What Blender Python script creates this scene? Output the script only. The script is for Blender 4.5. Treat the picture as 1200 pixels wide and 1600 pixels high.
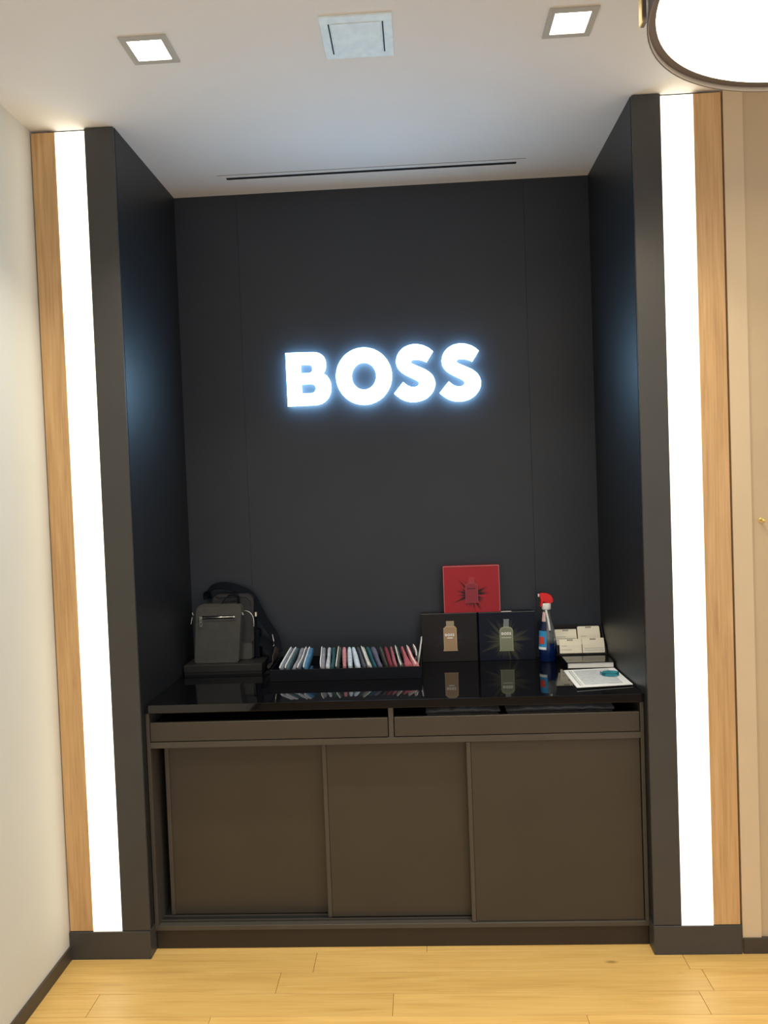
import bpy, bmesh, math, random
from mathutils import Vector, Matrix
random.seed(7)
for o in list(bpy.data.objects): bpy.data.objects.remove(o, do_unlink=True)
scene = bpy.context.scene
C = scene.collection

# ------------------------------------------------------------------ camera
FPX = 1200.0
CAM = Vector((0.1326, -2.7102, 1.6791))
YAW, PITCH, ROLL = -0.04713, -0.02922, -0.03714
_f = Vector((math.sin(YAW)*math.cos(PITCH), math.cos(YAW)*math.cos(PITCH), math.sin(PITCH)))
_r0 = Vector((math.cos(YAW), -math.sin(YAW), 0)); _u0 = _r0.cross(_f)
CR = _r0*math.cos(ROLL) + _u0*math.sin(ROLL)
CU = -_r0*math.sin(ROLL) + _u0*math.cos(ROLL)
cd = bpy.data.cameras.new('camera'); cam = bpy.data.objects.new('camera', cd); C.objects.link(cam)
cd.sensor_fit = 'VERTICAL'; cd.sensor_height = 32.0; cd.lens = FPX/1600*32.0; cd.clip_start = 0.05
M = Matrix((CR, CU, -_f)).transposed().to_4x4(); M.translation = CAM
cam.matrix_world = M
scene.camera = cam
def at(u, v, x=None, y=None, z=None):
    """direction of a photo pixel met with a known plane"""
    d = _f + CR*((u-600)/FPX) - CU*((v-800)/FPX)
    t = (x-CAM.x)/d.x if x is not None else (y-CAM.y)/d.y if y is not None else (z-CAM.z)/d.z
    return CAM + d*t

# ------------------------------------------------------------------ light and exposure
vs = scene.view_settings
scene.display_settings.display_device = 'sRGB'
vs.view_transform = 'Standard'; vs.look = 'None'; vs.exposure = 0.0; vs.gamma = 1.0; vs.use_curve_mapping = False
w = bpy.data.worlds.new('shop_light'); scene.world = w; w.use_nodes = True
w.node_tree.nodes['Background'].inputs[0].default_value = (0.95, 0.95, 1.0, 1)
w.node_tree.nodes['Background'].inputs[1].default_value = 1.03
STRIP_E, PENDANT_E, SIGN_E, DOWN_E, DOWN_W = 2.4, 5.2, 21.0, 10.0, 7.4

# ------------------------------------------------------------------ materials
def mat(name, col, rough=0.5, metal=0.0, noise=0.0, nscale=8.0, bump=0.0, bscale=300.0, spec=0.5, coat=0.0,
        emit=None, estr=0.0, trans=0.0, ior=1.45, rvar=0.0, stretch=(1,1,1)):
    m = bpy.data.materials.new(name); m.use_nodes = True
    nt = m.node_tree; b = nt.nodes['Principled BSDF']
    b.inputs['Base Color'].default_value = (*col, 1)
    b.inputs['Roughness'].default_value = rough; b.inputs['Metallic'].default_value = metal
    b.inputs['Specular IOR Level'].default_value = spec; b.inputs['IOR'].default_value = ior
    b.inputs['Coat Weight'].default_value = coat; b.inputs['Transmission Weight'].default_value = trans
    if emit: b.inputs['Emission Color'].default_value = (*emit, 1); b.inputs['Emission Strength'].default_value = estr
    if noise or bump or rvar:
        tc = nt.nodes.new('ShaderNodeTexCoord'); mp = nt.nodes.new('ShaderNodeMapping'); mp.inputs['Scale'].default_value = stretch
        nt.links.new(tc.outputs['Object'], mp.inputs['Vector'])
    if noise or rvar:
        n = nt.nodes.new('ShaderNodeTexNoise'); n.inputs['Scale'].default_value = nscale; n.inputs['Detail'].default_value = 5
        nt.links.new(mp.outputs[0], n.inputs['Vector'])
        if noise:
            r = nt.nodes.new('ShaderNodeValToRGB')
            r.color_ramp.elements[0].color = (*[max(0, c*(1-noise)) for c in col], 1); r.color_ramp.elements[0].position = 0.3
            r.color_ramp.elements[1].color = (*[min(1, c*(1+noise)) for c in col], 1); r.color_ramp.elements[1].position = 0.7
            nt.links.new(n.outputs['Fac'], r.inputs[0]); nt.links.new(r.outputs[0], b.inputs['Base Color'])
        if rvar:
            mr = nt.nodes.new('ShaderNodeMapRange'); mr.inputs[3].default_value = rough-rvar; mr.inputs[4].default_value = rough+rvar
            nt.links.new(n.outputs['Fac'], mr.inputs[0]); nt.links.new(mr.outputs[0], b.inputs['Roughness'])
    if bump:
        n2 = nt.nodes.new('ShaderNodeTexNoise'); n2.inputs['Scale'].default_value = bscale; n2.inputs['Detail'].default_value = 3
        bp = nt.nodes.new('ShaderNodeBump'); bp.inputs['Strength'].default_value = bump; bp.inputs['Distance'].default_value = 0.001
        nt.links.new(mp.outputs[0], n2.inputs['Vector']); nt.links.new(n2.outputs['Fac'], bp.inputs['Height']); nt.links.new(bp.outputs[0], b.inputs['Normal'])
    return m
def wood(name, dark, mid, light, axis, rough=0.4, knots=0.0, plank=False):
    m = bpy.data.materials.new(name); m.use_nodes = True
    nt = m.node_tree; N = nt.nodes; L = nt.links; b = N['Principled BSDF']
    tc = N.new('ShaderNodeTexCoord'); mp = N.new('ShaderNodeMapping')
    sc = [14, 14, 14]; sc[axis] = 1.1; mp.inputs['Scale'].default_value = sc
    oi = N.new('ShaderNodeObjectInfo'); off = N.new('ShaderNodeVectorMath'); off.operation = 'SCALE'
    cx = N.new('ShaderNodeCombineXYZ')
    for i in range(3): L.new(oi.outputs['Random'], cx.inputs[i])
    L.new(cx.outputs[0], off.inputs[0]); off.inputs['Scale'].default_value = 37.0
    ad = N.new('ShaderNodeVectorMath'); ad.operation = 'ADD'
    L.new(tc.outputs['Object'], ad.inputs[0]); L.new(off.outputs[0], ad.inputs[1]); L.new(ad.outputs[0], mp.inputs['Vector'])
    n1 = N.new('ShaderNodeTexNoise'); n1.inputs['Scale'].default_value = 1.6; n1.inputs['Detail'].default_value = 6; n1.inputs['Distortion'].default_value = 1.3
    L.new(mp.outputs[0], n1.inputs['Vector'])
    sc2 = [160, 160, 160]; sc2[axis] = 5.0
    mp2 = N.new('ShaderNodeMapping'); mp2.inputs['Scale'].default_value = sc2; L.new(ad.outputs[0], mp2.inputs['Vector'])
    n2 = N.new('ShaderNodeTexNoise'); n2.inputs['Scale'].default_value = 1.0; n2.inputs['Detail'].default_value = 4; L.new(mp2.outputs[0], n2.inputs['Vector'])
    mx = N.new('ShaderNodeMath'); mx.operation = 'MULTIPLY_ADD'; mx.inputs[1].default_value = 0.45; L.new(n2.outputs['Fac'], mx.inputs[0])
    ms = N.new('ShaderNodeMath'); ms.operation = 'MULTIPLY'; ms.inputs[1].default_value = 0.6; L.new(n1.outputs['Fac'], ms.inputs[0]); L.new(ms.outputs[0], mx.inputs[2])
    rp = N.new('ShaderNodeValToRGB'); e = rp.color_ramp.elements
    e[0].position = 0.34; e[0].color = (*dark, 1); e[1].position = 0.68; e[1].color = (*light, 1); k = e.new(0.5); k.color = (*mid, 1)
    L.new(mx.outputs[0], rp.inputs[0]); out = rp.outputs[0]
    if plank:
        hs = N.new('ShaderNodeHueSaturation'); L.new(out, hs.inputs['Color'])
        mr = N.new('ShaderNodeMapRange'); mr.inputs[3].default_value = 0.93; mr.inputs[4].default_value = 1.05
        L.new(oi.outputs['Random'], mr.inputs[0]); L.new(mr.outputs[0], hs.inputs['Value']); out = hs.outputs[0]
    if knots:
        vo = N.new('ShaderNodeTexVoronoi'); vo.inputs['Scale'].default_value = 1.0
        s3 = [7.0, 7.0, 7.0]; s3[axis] = 2.6; mp3 = N.new('ShaderNodeMapping'); mp3.inputs['Scale'].default_value = s3
        L.new(ad.outputs[0], mp3.inputs['Vector']); L.new(mp3.outputs[0], vo.inputs['Vector'])
        kr = N.new('ShaderNodeMapRange'); kr.inputs[1].default_value = 0.02; kr.inputs[2].default_value = 0.075; kr.inputs[3].default_value = knots; kr.inputs[4].default_value = 0.0
        L.new(vo.outputs['Distance'], kr.inputs[0])
        mk = N.new('ShaderNodeMix'); mk.data_type = 'RGBA'; L.new(kr.outputs[0], mk.inputs['Factor']); L.new(out, mk.inputs['A'])
        mk.inputs['B'].default_value = (*[c*0.35 for c in dark], 1); out = mk.outputs['Result']
    L.new(out, b.inputs['Base Color']); b.inputs['Roughness'].default_value = rough
    bp = N.new('ShaderNodeBump'); bp.inputs['Strength'].default_value = 0.12; bp.inputs['Distance'].default_value = 0.001
    L.new(n2.outputs['Fac'], bp.inputs['Height']); L.new(bp.outputs[0], b.inputs['Normal'])
    return m
def emitter(name, col, s):
    return mat(name, (0.8, 0.8, 0.8), 0.4, emit=col, estr=s)

MT = {}
MT['wall'] = mat('painted_wall', (0.65, 0.645, 0.59), 0.75, noise=0.02, nscale=3, bump=0.08, bscale=220)
MT['tan'] = mat('tan_wall', (0.68, 0.54, 0.36), 0.6, noise=0.03, nscale=4, bump=0.08, bscale=220)
MT['tan2'] = mat('tan_panel', (0.58, 0.45, 0.285), 0.55, noise=0.03, nscale=4)
MT['ceil'] = mat('ceiling_paint', (0.84, 0.82, 0.79), 0.85, noise=0.015, nscale=2, bump=0.05, bscale=200)
MT['dark'] = mat('charcoal_laminate', (0.056, 0.054, 0.051), 0.42, noise=0.06, nscale=5, bump=0.05, bscale=500, spec=0.45)
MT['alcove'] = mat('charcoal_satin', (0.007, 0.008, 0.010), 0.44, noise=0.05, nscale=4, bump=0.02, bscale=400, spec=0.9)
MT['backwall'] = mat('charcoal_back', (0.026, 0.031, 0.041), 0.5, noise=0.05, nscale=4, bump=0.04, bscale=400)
MT['cab'] = mat('brown_laminate', (0.047, 0.039, 0.030), 0.40, noise=0.06, nscale=5, bump=0.05, bscale=500)
MT['cabframe'] = mat('frame_laminate', (0.064, 0.056, 0.047), 0.38, noise=0.05, nscale=5)
MT['black'] = mat('matt_black', (0.008, 0.008, 0.009), 0.6)
MT['glass_top'] = mat('black_glass', (0.003, 0.003, 0.004), 0.03, spec=0.5, ior=1.6, noise=0.2, nscale=6)
MT['base'] = mat('dark_skirting', (0.055, 0.045, 0.036), 0.42, noise=0.06, nscale=5)
MT['kick'] = mat('kick_board', (0.031, 0.024, 0.019), 0.45, noise=0.06, nscale=5)
MT['oak'] = wood('oak_trim', (0.46, 0.27, 0.115), (0.58, 0.355, 0.16), (0.68, 0.44, 0.21), 2, 0.45)
MT['floor'] = wood('oak_plank', (0.56, 0.33, 0.095), (0.66, 0.415, 0.13), (0.73, 0.48, 0.165), 0, 0.42, knots=0.7, plank=True)
MT['floorbase'] = mat('floor_joint', (0.13, 0.075, 0.03), 0.7)
MT['strip'] = emitter('strip_light', (1.0, 0.94, 0.76), STRIP_E)
MT['sign'] = emitter('sign_light', (0.34, 0.66, 1.0), SIGN_E)
MT['down'] = emitter('downlight_glow', (1.0, 0.93, 0.80), DOWN_E)
MT['pendant'] = emitter('pendant_glow', (1.0, 0.86, 0.62), PENDANT_E)
MT['satin'] = mat('satin_grey', (0.52, 0.50, 0.45), 0.4)
MT['bronze'] = mat('bronze_rim', (0.15, 0.125, 0.11), 0.5, metal=0.1)
MT['bronzed'] = mat('dark_bronze', (0.16, 0.13, 0.11), 0.4, metal=0.3)
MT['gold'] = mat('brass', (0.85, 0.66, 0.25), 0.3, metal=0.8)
MT['film'] = mat('pale_blue_film', (0.80, 0.92, 0.98), 0.5, noise=0.07, nscale=30)
MT['chrome'] = mat('polished_metal', (0.85, 0.82, 0.72), 0.18, metal=1.0)
MT['leather'] = mat('olive_black_leather', (0.066, 0.065, 0.057), 0.45, noise=0.12, nscale=30, bump=0.5, bscale=900)
MT['leather2'] = mat('black_leather', (0.027, 0.027, 0.029), 0.45, noise=0.12, nscale=30, bump=0.5, bscale=900)
MT['webbing'] = mat('navy_webbing', (0.006, 0.007, 0.011), 0.9, spec=0.12, bump=0.5, bscale=700)
MT['white'] = mat('white_card', (0.90, 0.89, 0.86), 0.6)
MT['cream'] = mat('cream_card', (0.96, 0.90, 0.74), 0.6)
MT['ink'] = mat('grey_ink', (0.16, 0.15, 0.13), 0.6)
MT['inklight'] = mat('pale_ink', (0.48, 0.49, 0.50), 0.6)
MT['teal'] = mat('teal_plastic', (0.05, 0.42, 0.52), 0.10, trans=0.8)

# ------------------------------------------------------------------ geometry helpers
def box(bm, x0, x1, y0, y1, z0, z1):
    v = [bm.verts.new(p) for p in ((x0,y0,z0),(x1,y0,z0),(x1,y1,z0),(x0,y1,z0),(x0,y0,z1),(x1,y0,z1),(x1,y1,z1),(x0,y1,z1))]
    for f in ((3,2,1,0),(4,5,6,7),(0,1,5,4),(1,2,6,5),(2,3,7,6),(3,0,4,7)): bm.faces.new([v[i] for i in f])
def B(*boxes, bevel=0.0, seg=1):
    bm = bmesh.new()
    for b in boxes: box(bm, *b)
    if bevel: bmesh.ops.bevel(bm, geom=bm.edges[:], offset=bevel, segments=seg, affect='EDGES', profile=0.5)
    return bm
def prism(bm, pts, y0, y1, holes=()):
    """outline in x,z pushed from y0 (front) to y1"""
    from mathutils.geometry import tessellate_polygon
    loops = [list(pts)] + [list(h) for h in holes]
    flat = [p for l in loops for p in l]
    tri = tessellate_polygon([[Vector((p[0], p[1], 0)) for p in l] for l in loops])
    a = [bm.verts.new((p[0], y0, p[1])) for p in flat]; b = [bm.verts.new((p[0], y1, p[1])) for p in flat]
    for t in tri:
        try: bm.faces.new([a[i] for i in t]); bm.faces.new([b[i] for i in reversed(t)])
        except ValueError: pass
    k = 0
    for l in loops:
        n = len(l)
        for i in range(n):
            j = (i+1) % n
            try: bm.faces.new((a[k+i], a[k+j], b[k+j], b[k+i]))
            except ValueError: pass
        k += n
    bmesh.ops.recalc_face_normals(bm, faces=bm.faces[:])
    return bm
def loft(bm, rings, closed_ends=True, loop=False):
    rv = [[bm.verts.new(p) for p in r] for r in rings]
    n = len(rv[0]); m = len(rv)
    for i in range(m if loop else m-1):
        a, b = rv[i], rv[(i+1) % m]
        for j in range(n): bm.faces.new((a[j], a[(j+1)%n], b[(j+1)%n], b[j]))
    if closed_ends and not loop:
        bm.faces.new(rv[0][::-1]); bm.faces.new(rv[-1])
    bmesh.ops.recalc_face_normals(bm, faces=bm.faces[:])
    return bm
def lathe(bm, prof, c=(0,0), n=24, loop=False):
    rings = [[(c[0]+r*math.cos(2*math.pi*k/n), c[1]+r*math.sin(2*math.pi*k/n), z) for k in range(n)] for r, z in prof]
    return loft(bm, rings, not loop, loop)
def catmull(pts, n=6, closed=False):
    P = [Vector(p) for p in pts]; out = []
    m = len(P)
    for i in range(m if closed else m-1):
        g = (lambda k: P[k % m]) if closed else (lambda k: P[min(max(k,0), m-1)])
        p0, p1, p2, p3 = g(i-1), g(i), g(i+1), g(i+2)
        for s in range(n):
            t = s/n
            out.append(0.5*((2*p1)+(p2-p0)*t+(2*p0-5*p1+4*p2-p3)*t*t+(3*p1-p0-3*p2+p3)*t*t*t))
    if not closed: out.append(P[-1])
    return out
def tube(bm, path, r, n=8):
    P = [Vector(p) for p in path]; rings = []
    for i, p in enumerate(P):
        t = (P[min(i+1, len(P)-1)]-P[max(i-1, 0)]).normalized()
        a = t.cross(Vector((0.31, 0.2, 0.93))).normalized(); b = t.cross(a)
        rings.append([p+a*r*math.cos(2*math.pi*k/n)+b*r*math.sin(2*math.pi*k/n) for k in range(n)])
    return loft(bm, rings)
def ribbon(bm, path, wid, th, wdir):
    """flat strap: wdir is one vector, or one per point"""
    P = [Vector(p) for p in path]; rings = []
    for i, p in enumerate(P):
        t = (P[min(i+1, len(P)-1)]-P[max(i-1, 0)]).normalized()
        wv = Vector(wdir[min(i*len(wdir)//len(P), len(wdir)-1)] if isinstance(wdir, list) else wdir)
        wv = (wv - t*wv.dot(t)).normalized(); nn = t.cross(wv)
        rings.append([p+wv*wid/2+nn*th/2, p-wv*wid/2+nn*th/2, p-wv*wid/2-nn*th/2, p+wv*wid/2-nn*th/2])
    return loft(bm, rings)
def rrect(x0, x1, z0, z1, rt, rb=None, n=6):
    rb = rt if rb is None else rb; p = []
    for cx, cz, r, a0 in ((x1-rb, z0+rb, rb, -90), (x1-rt, z1-rt, rt, 0), (x0+rt, z1-rt, rt, 90), (x0+rb, z0+rb, rb, 180)):
        for k in range(n+1):
            a = math.radians(a0+90*k/n); p.append((cx+r*math.cos(a), cz+r*math.sin(a)))
    return p
def ob(name, bm, m, parent=None, smooth=False, bevel=0.0, seg=2):
    me = bpy.data.meshes.new(name); bm.to_mesh(me); bm.free()
    me.materials.append(MT[m] if isinstance(m, str) else m)
    o = bpy.data.objects.new(name, me); C.objects.link(o)
    if parent is not None: o.parent = parent; 
    if smooth:
        for f in me.polygons: f.use_smooth = True
    if bevel:
        md = o.modifiers.new('bevel', 'BEVEL'); md.width = bevel; md.segments = seg; md.limit_method = 'ANGLE'; md.angle_limit = math.radians(40)
    return o
def sub(o, lv=1):
    md = o.modifiers.new('subdivision', 'SUBSURF'); md.levels = lv; md.render_levels = lv; return o
def tag(o, label, cat, group=None):
    o['label'] = label; o['category'] = cat
    if group: o['group'] = group
    return o
def thing(name, label, cat, loc=(0,0,0), group=None):
    o = bpy.data.objects.new(name, None); C.objects.link(o); o.location = loc; o.empty_display_size = 0.05
    return tag(o, label, cat, group)
def struct(name, bm, m, label=None, parent=None, **k):
    o = ob(name, bm, m, parent, **k); o['kind'] = 'structure'
    if label: o['label'] = label
    return o
def child(name, bm, m, parent, **k):
    """mesh in world coordinates hung under a thing that has an offset"""
    p = Vector((0,0,0)); q = parent
    while q is not None: p += q.location; q = q.parent
    bmesh.ops.translate(bm, verts=bm.verts[:], vec=-p)
    return ob(name, bm, m, parent, **k)

# ------------------------------------------------------------------ dimensions
H = 3.0; D = 0.680; ZC = 0.919
XL0, XL1, XL2, XL3 = -1.2056, -1.1164, -1.0099, -0.905
XR0, XR1, XR2, XR3 = 0.905, 1.0027, 1.113, 1.2074
PT = 2.990; PB = 0.1024

# ------------------------------------------------------------------ floor
fl = struct('floor', B((-1.35, 4.0, -5.0, 0.75, -0.05, -0.0035)), 'floorbase', 'light golden oak plank floor')
pw = 0.113; y = 0.0275
rows = []
PLL = 1.25; plank_mesh = {}
starts = [-0.93, -0.41, -1.01, -0.01, -0.62, 0.25, -0.78, -0.2]
for r in range(-1, 24):
    y1 = 0.0275 - pw*r; y0 = y1 - pw
    L = [0.62, 1.30, 0.84, 1.22][r % 4] if r < 4 else 1.3
    if r == -1: st = -1.2
    else: st = [-0.30, -0.412, -1.013, -0.60, 0.2, -0.8, -0.1, -1.0][r % 8]
    L = [1.30, 1.45, 1.00, 1.20, 1.3, 1.4, 1.2, 1.3][r % 8]
    x = st
    while x > -1.25: x -= L
    while x < 3.9:
        a = max(x, -1.21); b = min(x+L, 3.95)
        if b-a > 0.02:
            bm = B((a+0.0006-(a+b)/2, b-0.0006-(a+b)/2, -pw/2+0.0006, pw/2-0.0006, -0.012, 0.0))
            for e in bm.edges: e.smooth = True
            bmesh.ops.bevel(bm, geom=[e for e in bm.edges if all(v.co.z > -0.001 for v in e.verts)], offset=0.0008, segments=1, affect='EDGES')
            o = ob('plank', bm, 'floor', fl); o.location = ((a+b)/2, (y0+y1)/2, 0)
        x += L
# ------------------------------------------------------------------ ceiling and walls
HX0, HX1, HY0, HY1 = -0.103, 0.103, -0.545, -0.338
struct('ceiling', B((-1.35, 4.0, -5.0, 0.80, H, H+0.08)), 'ceil', 'off-white flat ceiling running into the recess')
struct('wall_left', B((-1.35, -1.2065, -5.0, 0.25, 0, H)), 'wall', 'plain off-white side wall beside the oak strip')
struct('baseboard_left', B((-1.2065, -1.1985, -5.0, -0.0045, 0, 0.052), bevel=0.001), 'base', 'low dark brown skirting along the off-white wall')
wb = struct('wall_back', B((-1.0, 1.0, D+0.004, D+0.10, 0, H)), 'black', 'charcoal back wall of the recess, behind the lit sign')
for a, b in ((XL3-0.004, -0.6292), (-0.6288, 0.6268), (0.6272, XR0+0.004)):
    ob('panel', B((a, b, D, D+0.012, 0.0, H), bevel=0.0006), 'backwall', wb)
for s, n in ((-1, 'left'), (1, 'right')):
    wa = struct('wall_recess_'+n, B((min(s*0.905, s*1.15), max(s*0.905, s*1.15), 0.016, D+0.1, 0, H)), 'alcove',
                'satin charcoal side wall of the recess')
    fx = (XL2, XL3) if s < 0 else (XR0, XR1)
    struct('trim_%d' % (1 if s < 0 else 2), B((fx[0]+0.0008, fx[1], 0.0, 0.0125, PB+0.0015, H-0.003), bevel=0.0012), 'dark', 'charcoal facing panel between light strip and recess')
    ox = (XL0+0.0028, XL1) if s < 0 else (XR2, XR3-0.002)
    struct('trim_%d' % (3 if s < 0 else 4), B((ox[0], ox[1], 0.0, 0.03, PB+0.002, PT), bevel=0.001), 'oak', 'vertical oak strip along the outer edge of the light')
    # dark carcass behind the facings
    cx = (-1.2056, -1.15) if s < 0 else (1.15, 1.2074)
    struct('trim_%d' % (5 if s < 0 else 6), B((-1.2064 if s < 0 else 0.92, -0.92 if s < 0 else 1.2138, 0.0305, 0.2, 0, H-0.0005)), 'black', 'dark backing of the pilaster')
    px = (XL0, XL3+0.001) if s < 0 else (XR0-0.001, XR3)
    struct('baseboard_'+n+'_pilaster', B((px[0], px[1], -0.0045, 0.06, 0.0, PB), bevel=0.001), 'dark', 'charcoal plinth block under the pilaster')
# beige wall to the right of the pilaster
struct('wall_right', B((1.214, 1.279, 0.004, 0.12, 0, H)), 'tan', 'narrow beige wall strip beside the oak trim')
struct('door_1', B((1.2795, 2.3, 0.012, 0.06, 0.004, H-0.002), bevel=0.001), 'tan2', 'flat beige panel set back beside the wall strip')
struct('baseboard_right', B((1.2145, 2.3, -0.003, 0.0115, 0, 0.055), bevel=0.001), 'base', 'low dark skirting under the beige wall')
struct('wall_front_right', B((2.3, 4.0, 0.004, 0.12, 0, H)), 'tan', 'beige wall further along')

# ------------------------------------------------------------------ light strips
def light_strip(x0, x1, label):
    t = thing('light_strip', label, 'lamp', ((x0+x1)/2, 0.0, PB), 'tall light strips on the pilasters')
    child('diffuser', B((x0+0.0006, x1-0.0006, 0.0008, 0.012, PB+0.0005, PT-0.001)), 'strip', t)
    child('housing', B((x0+0.0006, x1-0.0006, 0.0125, 0.030, PB+0.0005, PT-0.001)), 'white', t)
light_strip(XL1, XL2, 'tall glowing white light strip on the pilaster beside the off-white wall')
light_strip(XR1, XR2, 'tall glowing white light strip on the pilaster beside the beige panel')

# ------------------------------------------------------------------ ceiling fittings
def downlight(cx, cy, label):
    t = thing('downlight', label, 'downlight', (cx, cy, H), 'square recessed ceiling downlights')
    bm = bmesh.new(); o, i = 0.0695, 0.0505
    rings = [[(cx-s, cy-s, z), (cx+s, cy-s, z), (cx+s, cy+s, z), (cx-s, cy+s, z)] for s, z in ((o, H-0.0002), (o, H-0.005), (i, H-0.005), (i, H-0.0002))]
    loft(bm, rings, False, True)
    child('trim_frame', bm, 'satin', t)
    child('lens', B((cx-i, cx+i, cy-i, cy+i, H-0.003, H-0.0004)), 'down', t)
    ld = bpy.data.lights.new('downlight_beam', 'AREA'); ld.shape = 'SQUARE'; ld.size = 0.09; ld.energy = DOWN_W; ld.color = (1.0, 0.95, 0.80); ld.spread = math.radians(100)
    lo = bpy.data.objects.new('bulb', ld); C.objects.link(lo); lo.parent = t; lo.location = (0, 0, -0.004)
downlight(-0.614, -0.442, 'square downlight with grey frame between off-white wall and ceiling hatch')
downlight(0.612, -0.442, 'square downlight with grey frame between ceiling hatch and round lamp')
for x, yy in ((-0.614, -1.75), (0.612, -1.75), (-0.614, -3.05), (0.612, -3.05)):  # unseen downlights behind the camera, added to brighten the floor
    downlight(x, yy, 'unseen square grey-framed downlight added in the shop ceiling for more light')
t = thing('ceiling_hatch', 'pale blue-white square ceiling plate with two dark slots', 'ceiling hatch', (0, -0.441, H))
child('plate', B((HX0, HX1, HY0, HY1, H-0.006, H-0.0002), bevel=0.001), 'film', t)
child('cover', B((-0.071, 0.069, -0.515, -0.366, H-0.008, H-0.0062), bevel=0.0008), 'film', t)
for x in (-0.0775, 0.0755): child('slot', B((x-0.002, x+0.002, -0.514, -0.366, H-0.0075, H-0.0061)), 'black', t)
t = thing('air_diffuser', 'long linear ceiling air slot above the dark recess wall', 'air vent', (-0.023, 0.5, H))
X0, X1 = -0.655, 0.610
for a in ((X0, X1, 0.472, 0.495), (X0, X1, 0.517, 0.537)): child('flange', B((*a, H-0.0016, H-0.0002), bevel=0.0004), 'ceil', t)
for a in ((X0, -0.626, 0.495, 0.517), (0.577, X1, 0.495, 0.517)): child('end_plate', B((*a, H-0.0016, H-0.0002)), 'ceil', t)
child('dark_joint', B((X0-0.002, X1+0.002, 0.4695, 0.472, H-0.0008, H-0.0002)), 'bronzed', t)  # thin dark joint line along the front flange
child('slot', B((-0.626, 0.577, 0.495, 0.517, H-0.0012, H-0.0002)), 'black', t)

# round pendant lamp
PX, PY, PZ, PR = 1.115, -1.03, 2.70, 0.447
t = thing('pendant_lamp', 'large round glowing ceiling lamp with a bronze rim', 'lamp', (PX, PY, PZ))
bm = bmesh.new(); lathe(bm, [(PR, PZ), (PR, PZ+0.085), (PR-0.004, PZ+0.085), (PR-0.004, PZ+0.004), (PR-0.004, PZ)], (PX, PY), 96, True)
child('rim', bm, 'bronze', t, smooth=True, bevel=0.0008)
bm = bmesh.new(); lathe(bm, [(PR-0.0045, PZ+0.012), (PR-0.020, PZ+0.015), (PR-0.020, PZ+0.019), (PR-0.0045, PZ+0.019)], (PX, PY), 96, True)
child('inner_ring', bm, 'bronze', t)
bm = bmesh.new(); lathe(bm, [(PR-0.0202, PZ+0.016), (PR-0.0202, PZ+0.044)], (PX, PY), 96)
child('diffuser', bm, 'pendant', t)
bm = bmesh.new(); lathe(bm, [(PR-0.0045, PZ+0.070), (PR-0.0045, PZ+0.084)], (PX, PY), 96)
child('top_plate', bm, 'bronze', t)
hz = at(1001, 38, y=-0.95).z
for k in range(3):
    a = math.radians(120*k)          # flat hangers spaced round the rim
    T = Matrix.Translation((PX, PY, 0)) @ Matrix.Rotation(a, 4, 'Z') @ Matrix.Translation((-PX, -PY, 0))
    bm = B((0.6625, 0.6705, -0.958, -0.936, hz if k == 0 else PZ+0.086, H-0.0003)); bmesh.ops.transform(bm, matrix=T, verts=bm.verts[:])
    hg = child('hanger', bm, 'bronzed', t)
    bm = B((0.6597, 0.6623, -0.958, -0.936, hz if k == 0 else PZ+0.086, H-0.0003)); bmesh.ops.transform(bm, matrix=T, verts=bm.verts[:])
    child('lit_edge', bm, 'gold', hg)  # brass colour stands in for the hanger's warm-lit edge

# ------------------------------------------------------------------ illuminated letters
def tr(z): return (400+z[0]/3, 500+z[1]/3)
YS = D-0.030
def world2(pts): return [(q.x, q.z) for q in (at(*tr(p), y=YS) for p in pts)]
def bez(p0, p1, p2, p3, n=8):
    return [tuple((1-t)**3*a+3*(1-t)**2*t*b+3*(1-t)*t*t*c+t**3*d for a, b, c, d in zip(p0, p1, p2, p3)) for t in [k/n for k in range(n)]]
# B
Bo = [(138,155)] + bez((262,151),(305,150),(327,172),(327,208)) + bez((327,208),(327,232),(320,246),(312,252)) + bez((322,254),(342,268),(352,290),(352,318)) + bez((352,318),(351,366),(322,397),(274,399)) + [(150,405)]
Bo = [(138,155)] + Bo[1:9] + Bo[9:17] + [(322,256)] + Bo[18:25] + Bo[25:33] + [(274,399),(150,405)]
Bh1 = [(210,213)] + bez((246,211),(256,211),(263,219),(263,229)) + bez((263,229),(263,239),(257,247),(247,247)) + [(247,247),(212,248)]
Bh2 = [(215,304)] + bez((258,302),(270,302),(279,310),(279,321)) + bez((279,321),(279,332),(271,341),(259,341)) + [(259,341),(217,342)]
def grow(l, k):
    cx = (min(p[0] for p in l)+max(p[0] for p in l))/2; cy = (min(p[1] for p in l)+max(p[1] for p in l))/2
    return [(cx+(p[0]-cx)*k, cy+(p[1]-cy)*(k+0.06)) for p in l]
Bh1, Bh2 = grow(Bh1, 1.06), grow(Bh2, 1.06)
Oo = [(506+131*math.cos(a), 263-134*math.sin(a)) for a in [2*math.pi*k/48 for k in range(48)]]
Oi = [(506+58*math.cos(a), 263-64*math.sin(a)) for a in [2*math.pi*k/32 for k in range(32)]]
s_out1 = [(829,147),(800,126),(765,115),(730,115),(695,128),(668,155),(657,190),(664,223),(690,250),(730,271),(757,285),(765,298),(755,311),(735,315),(712,308),(690,291)]
s_out2 = [(648,345),(680,369),(715,382),(752,383),(790,372),(820,348),(838,315),(838,283),(824,255),(797,234),(757,216),(732,205),(725,196),(734,187),(755,185),(778,189),(799,197)]
So = [tuple(p) for p in catmull([(*p, 0) for p in s_out1], 4)] + [tuple(p) for p in catmull([(*p, 0) for p in s_out2], 4)]
So = [(p[0], p[1]) for p in So]
WB, WB1, WB2 = world2(Bo), world2(Bh1), world2(Bh2)
WO, WOi = world2(Oo), world2(Oi)
WS = world2(So)
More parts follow.
